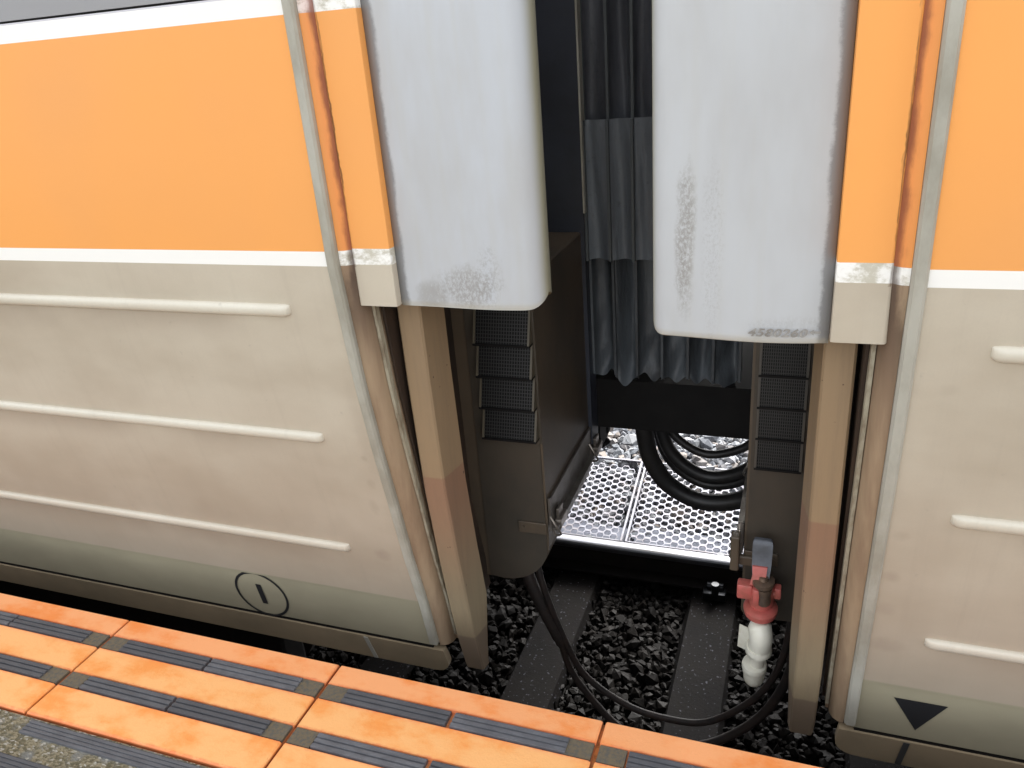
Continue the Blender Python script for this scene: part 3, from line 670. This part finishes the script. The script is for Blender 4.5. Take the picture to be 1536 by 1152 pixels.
# ---- faded stencilled number on the right hood
cu = bpy.data.curves.new("stamp", 'FONT'); cu.body = "4580260"; cu.size = .030; cu.shear = .25; cu.space_character = 1.12; cu.offset = .0009
tmp = bpy.data.objects.new("tmp", cu); C.objects.link(tmp); dg = bpy.context.evaluated_depsgraph_get(); me = bpy.data.meshes.new_from_object(tmp.evaluated_get(dg)); bpy.data.objects.remove(tmp)
xs = [v.co.x for v in me.vertices]; x0, x1 = min(xs), max(xs)
m = MB(); m.add([(-.075 + (v.co.x - x0) / (x1 - x0) * .092, .1405 - .0035, .769 + v.co.y * .62) for v in me.vertices], [tuple(p.vertices) for p in me.polygons])
ar = [(.019, .777), (.026, .782), (.025, .779), (.036, .779), (.036, .775), (.025, .775), (.026, .772)]
m.add([(x, .137, z) for x, z in ar], [(0, 1, 2, 3, 4, 5, 6)])
HB = build('number_stamp', m, STAMP, hoodR)
# lay it on the bulged sheet
dgm = HB.data
def hood_y(u):
    a = (u - .3755) / ((.091 + .035) - .3755); return .142 - .010 * math.sin(math.pi * min(max(a, 0), 1) * .9) + .002 * a
for v in dgm.vertices:
    wx = v.co.x + HB['_w'][0]; v.co.y = hood_y(wx - XC) - .0035 - HB['_w'][1]

# ---------------------------------------------------------------- gangway bellows
bl = thing('gangway_bellows', (XC, 1.45, .1), 'dark grey pleated canvas gangway bellows between the two carriages', 'gangway bellows')
ribs = [-.556, -.492, -.428, -.356, -.284, -.214, -.142]
tiers = [(1.02, 2.34, .0), (.665, 1.035, -.016), (.305, .68, .012)]
for side, yb_ in ((0, .965), (1, 1.93)):
    sg = -1 if side else 1
    for ti, (z0, z1, off) in enumerate(tiers):
        for i in range(len(ribs) - 1):
            xa, xb = ribs[i] - .004, ribs[i + 1] + .004; nz = 40 if side == 0 else 4; nx_ = 14; rows = []
            ph1, ph2 = random.uniform(0, 6), random.uniform(0, 6); dep = random.uniform(.026, .052) * (1.25 if ti == 2 else 1)
            sk_ = random.uniform(.35, .65)
            for a in range(nz + 1):
                f = a / nz; z = z0 + (z1 - z0) * f; row = []
                for b in range(nx_ + 1):
                    q = b / nx_; qq = q ** (math.log(.5) / math.log(min(.8, max(.2, sk_ + .12 * math.sin(z * 7 + ph1)))))
                    d = dep * math.sin(math.pi * qq) ** .8
                    if ti == 1: d = d * .55 + .010 * math.sin(q * 5 + ph1 + z * 6) * math.sin(math.pi * q)
                    if ti == 2:
                        low = max(0, 1 - f / .28); d -= low * low * (.030 + .02 * math.sin(ph2)) * math.sin(math.pi * q)
                        d += .009 * math.sin(z * 46 + ph1 + q * 6 * math.sin(ph2)) * max(0, 1 - f * 1.6) * math.sin(math.pi * q); d += .004 * math.sin(q * 9 + ph2 + z * 5) 
                    d += .004 * noise.noise(Vector((q * 2 + i * 3, z * 9, ti * 5))) + .0015 * noise.noise(Vector((q * 7 + i * 3, z * 30, ti * 5)))
                    zz_ = z
                    if ti == 2 and f < .35: zz_ = z - (.35 - f) / .35 * (.020 * math.sin(math.pi * q) * (1.3 if i % 2 else .6) - .008 + .030 * noise.noise(Vector((q * 2.3 + i * 7, ph1, 0)))) + .006 * math.sin(11 * q + ph2) * max(0, 1 - f / .2)
                    row.append((xa + (xb - xa) * q, yb_ + sg * (off + d), zz_))
                rows.append(row)
            m = MB(); m.grid(rows); o = build('canvas_pleat', m, CLOTH[ti], bl, 80)
    for ti, (z0, z1, off) in enumerate(tiers):
        for i, x in enumerate(ribs):
            m = MB(); zlo = z0 + (.012 if ti == 2 else 0)
            m.loft([[(x - .005, yb_ + sg * (off - .002), z), (x - .0035, yb_ + sg * (off - .009), z), (x + .0035, yb_ + sg * (off - .009), z), (x + .005, yb_ + sg * (off - .002), z)] for z in (zlo, z1)])
            build('seam_piping', m, PIPING if ti != 2 else CLOTH[2], bl)
m = MB(); m.box((-.62, .99, 2.36), (-.04, 1.91, 2.40)); build('top_canvas', m, CLOTH[0], bl)
m = MB(); m.box((-.60, 1.0, .125), (-.045, 1.92, .285)); m.box((-.64, 1.05, .02), (-.565, 1.18, .125)); build('floor_beam', m, BLACK, bl)
# small lacing hooks along the middle tier
m = MB()
for z in (.70, .76, .83, .90, .965, 1.01): m.tube([(-.566, .948, z), (-.558, .944, z + .004)], .0022, 6)
for z in (1.0,): m.tube([(-.564, .946, z), (-.556, .942, z + .01)], .004, 6)
build('lacing_hook', m, GALV, bl)
m = MB(); m.tube(spline([(-.578, 1.15, .10), (-.580, 1.15, .04), (-.584, 1.15, .00), (-.575, 1.15, -.018)], 5), [.012] * 6 + [.017] * 6 + [.021] * 4, 12); m.box((-.60, 1.13, .03), (-.56, 1.17, .06), bev=.006)
tag(build('drop_hook', m, BLACK, None, 50, (-.58, 1.15, .1)), 'small black knob hanging under the beam beside the left box', 'hook')

# ---------------------------------------------------------------- cables and hoses
def cable(name, pts, r, mat, label, cat, group, ends=None):
    m = MB(); m.tube(spline(pts, 10), r, 18); o = build(name, m, mat, None, 60, pts[0]); return tag(o, label, cat, group)
G1 = 'jumper cables looped under the gangway'
cable('jumper_cable', [(-.452, 1.12, .20), (-.441, 1.13, .06), (-.420, 1.14, -.055), (-.361, 1.15, -.150), (-.252, 1.15, -.197), (-.126, 1.14, -.165), (-.04, 1.12, -.07), (-.03, 1.1, .05)], .029, RUBBER, 'thickest black jumper cable making the outermost loop under the gangway', 'cable', G1)
cable('jumper_cable', [(-.404, 1.19, .20), (-.398, 1.19, .06), (-.368, 1.19, -.040), (-.300, 1.19, -.105), (-.222, 1.19, -.125), (-.130, 1.18, -.085), (-.06, 1.16, .0), (-.05, 1.15, .08)], .022, RUBBER, 'middle black jumper cable nested inside the thickest loop', 'cable', G1)
cable('jumper_cable', [(-.425, 1.21, .20), (-.415, 1.21, .05), (-.388, 1.215, -.060), (-.330, 1.22, -.135), (-.245, 1.22, -.172), (-.140, 1.21, -.140), (-.06, 1.2, -.04), (-.05, 1.2, .05)], .017, RUBBER, 'black jumper cable tucked just behind the thickest loop', 'cable', G1)
cable('jumper_cable', [(-.385, 1.16, .20), (-.366, 1.16, .065), (-.312, 1.16, .002), (-.234, 1.16, -.025), (-.133, 1.15, .015), (-.07, 1.14, .09)], .0135, RUBBER, 'thinnest black jumper cable, the innermost and highest loop', 'cable', G1)
G2 = 'brake hoses sagging low between the cars'
cable('brake_hose', [(-.71, .70, -.10), (-.70, .66, -.20), (-.655, .65, -.315), (-.610, .65, -.425), (-.577, .65, -.545), (-.490, .65, -.675), (-.391, .65, -.77)], [.019] * 30 + [.016] * 2 + [.0105] * 29, BRHOSE, 'thicker brown hose dropping steeply from the left box to the platform edge', 'hose', G2)
cable('brake_hose', [(-.675, .68, -.10), (-.655, .65, -.213), (-.597, .65, -.415), (-.532, .65, -.551), (-.400, .65, -.637), (-.269, .65, -.655), (-.173, .65, -.636), (-.081, .65, -.557), (-.013, .65, -.459), (.024, .65, -.344), (.04, .66, -.2), (.05, .68, -.06)], .0100, BRHOSE, 'long thin brown hose sagging across the whole gap in front of the sleeper', 'hose', G2)
cable('brake_hose', [(.06, .66, -.06), (.055, .65, -.25), (.037, .65, -.423), (-.025, .65, -.574), (-.123, .65, -.688), (-.209, .65, -.746), (-.30, .65, -.80)], .0130, BRHOSE, 'brown hose curving down behind the right post to the platform edge', 'hose', G2)

def cock_z(mb, sx=.82):
    for i, (x, y, z) in enumerate(mb.v): mb.v[i] = (vx + (x - vx) * sx, y, -.022 + (z + .085) * (.70 if z > -.085 else .96))
    return mb
# ---------------------------------------------------------------- red cut-out cock with white elbow
vx, vy = -.040, .445
vt = thing('air_cock', (vx, vy, -.1), 'red cut-out cock with grey handle and white elbow pipe, hanging by the right box', 'valve')
def off(p): return (vx + p[0], vy + p[1], p[2])
m = MB()   # flat lever, slightly bowed
L = []
for z, y, wd in ((.172, .012, .020), (.168, .008, .0255), (.155, .004, .027), (.12, .0, .0265), (.085, -.008, .0255), (.055, -.016, .023), (.030, -.020, .019)):
    L.append([off((a, y + b, z)) for a, b in ((-wd, -.004), (wd, -.004), (wd, .004), (-wd, .004))])
m.loft(L); build('handle', cock_z(m), HANDLE, vt, 40)
m = MB(); m.loft([[off((a - .004, y + b, z)) for a, b in ((-wd, -.006), (wd, -.006), (wd, .003), (-wd, .003))] for z, y, wd in ((.088, -.010, .020), (.06, -.018, .018), (.028, -.024, .024))]); build('handle_sleeve', cock_z(m), RED, vt, 30)
m = MB(); m.lathe(off((.008, -.020, .028)), [(.027, 0), (.030, .004), (.030, .016), (.024, .019), (.014, .02), (.012, .03), (.009, .031), (.0, .031)], 20); build('stem_nut', cock_z(m), RUST, vt, 35)
m = MB()
m.lathe(off((.004, -.004, -.075)), [(.0, 0), (.030, 0), (.034, .02), (.036, .05), (.034, .08), (.026, .10), (.022, .115), (0, .115)], 24)
m.tube([off((-.055, -.010, -.015)), off((.055, .0, -.015))], .016, 14)
m.box(off((-.062, -.030, -.035)), off((-.020, .0, .020)), bev=.005); m.box(off((-.018, -.046, -.035)), off((.000, -.020, .024)), bev=.004); m.box(off((.038, -.018, -.03)), off((.056, .005, .012)), bev=.004)
build('cock_body', cock_z(m), RED, vt, 35)
m = MB(); m.lathe(off((.012, -.030, -.035)), [(.018, 0), (.020, .012), (.017, .03), (.021, .05), (.021, .062), (0, .062)], 16); build('bonnet', cock_z(m), RUST, vt, 35)
m = MB(); m.lathe(off((.004, -.010, -.098)), [(0, 0), (.026, 0), (.044, .004), (.047, .012), (.047, .022), (.040, .029), (.03, .032), (0, .032)], 28); m.lathe(off((.004, -.014, -.108)), [(0, 0), (.026, 0), (.030, .006), (.028, .012), (0, .012)], 20); build('flange', cock_z(m), RED, vt, 35)
m = MB()
pth = [off(p) for p in ((.002, -.018, -.100), (.002, -.024, -.113), (.006, -.032, -.127), (.010, -.038, -.142), (.010, -.038, -.158), (.008, -.035, -.178))]
m.tube(spline(pth, 5), [.014, .0145, .015, .017, .0195, .023, .027, .030, .032, .0325] + [.0325] * 16, 22)
ctr = (.006, -.034)
m.lathe(off((.006, -.034, -.196)), [(0, 0), (.034, 0), (.037, .003), (.037, .012), (.035, .016), (.035, .02), (0, .02)], 26)
build('elbow', cock_z(m), CREAM, vt, 45)
m = MB(); m.lathe(off((.004, -.031, -.250)), [(.021, 0), (.021, .060)], 20); build('nipple', cock_z(m), CREAM, vt, 45)
m = MB(); m.lathe(off((-.003, -.028, -.304)), [(0, 0), (.012, .001), (.022, .006), (.028, .014), (.030, .026), (.031, .040), (.033, .041), (.033, .046), (.035, .050), (.036, .058), (.034, .064), (.026, .068), (0, .068)], 26); build('cap', cock_z(m), CREAM, vt, 35)
m = MB(); m.loft([[off((a - .036 + (z + .16) * .05, -.005 + b, z)) for a, b in ((-.016, 0), (.016, -.012), (.016, -.014), (-.016, -.002))] for z in (-.215, -.205, -.175, -.145)]); build('tag_plate', cock_z(m), CREAM, vt)
m = MB(); m.box((vx - .01, vy, -.05), (vx + .01, .50, -.03)); m.box((-.095, .480, .06), (-.020, .492, .085), bev=.003); m.box((-.112, .46, .055), (-.092, .49, .15), bev=.004); build('mounting_bracket', m, BOXP, vt)
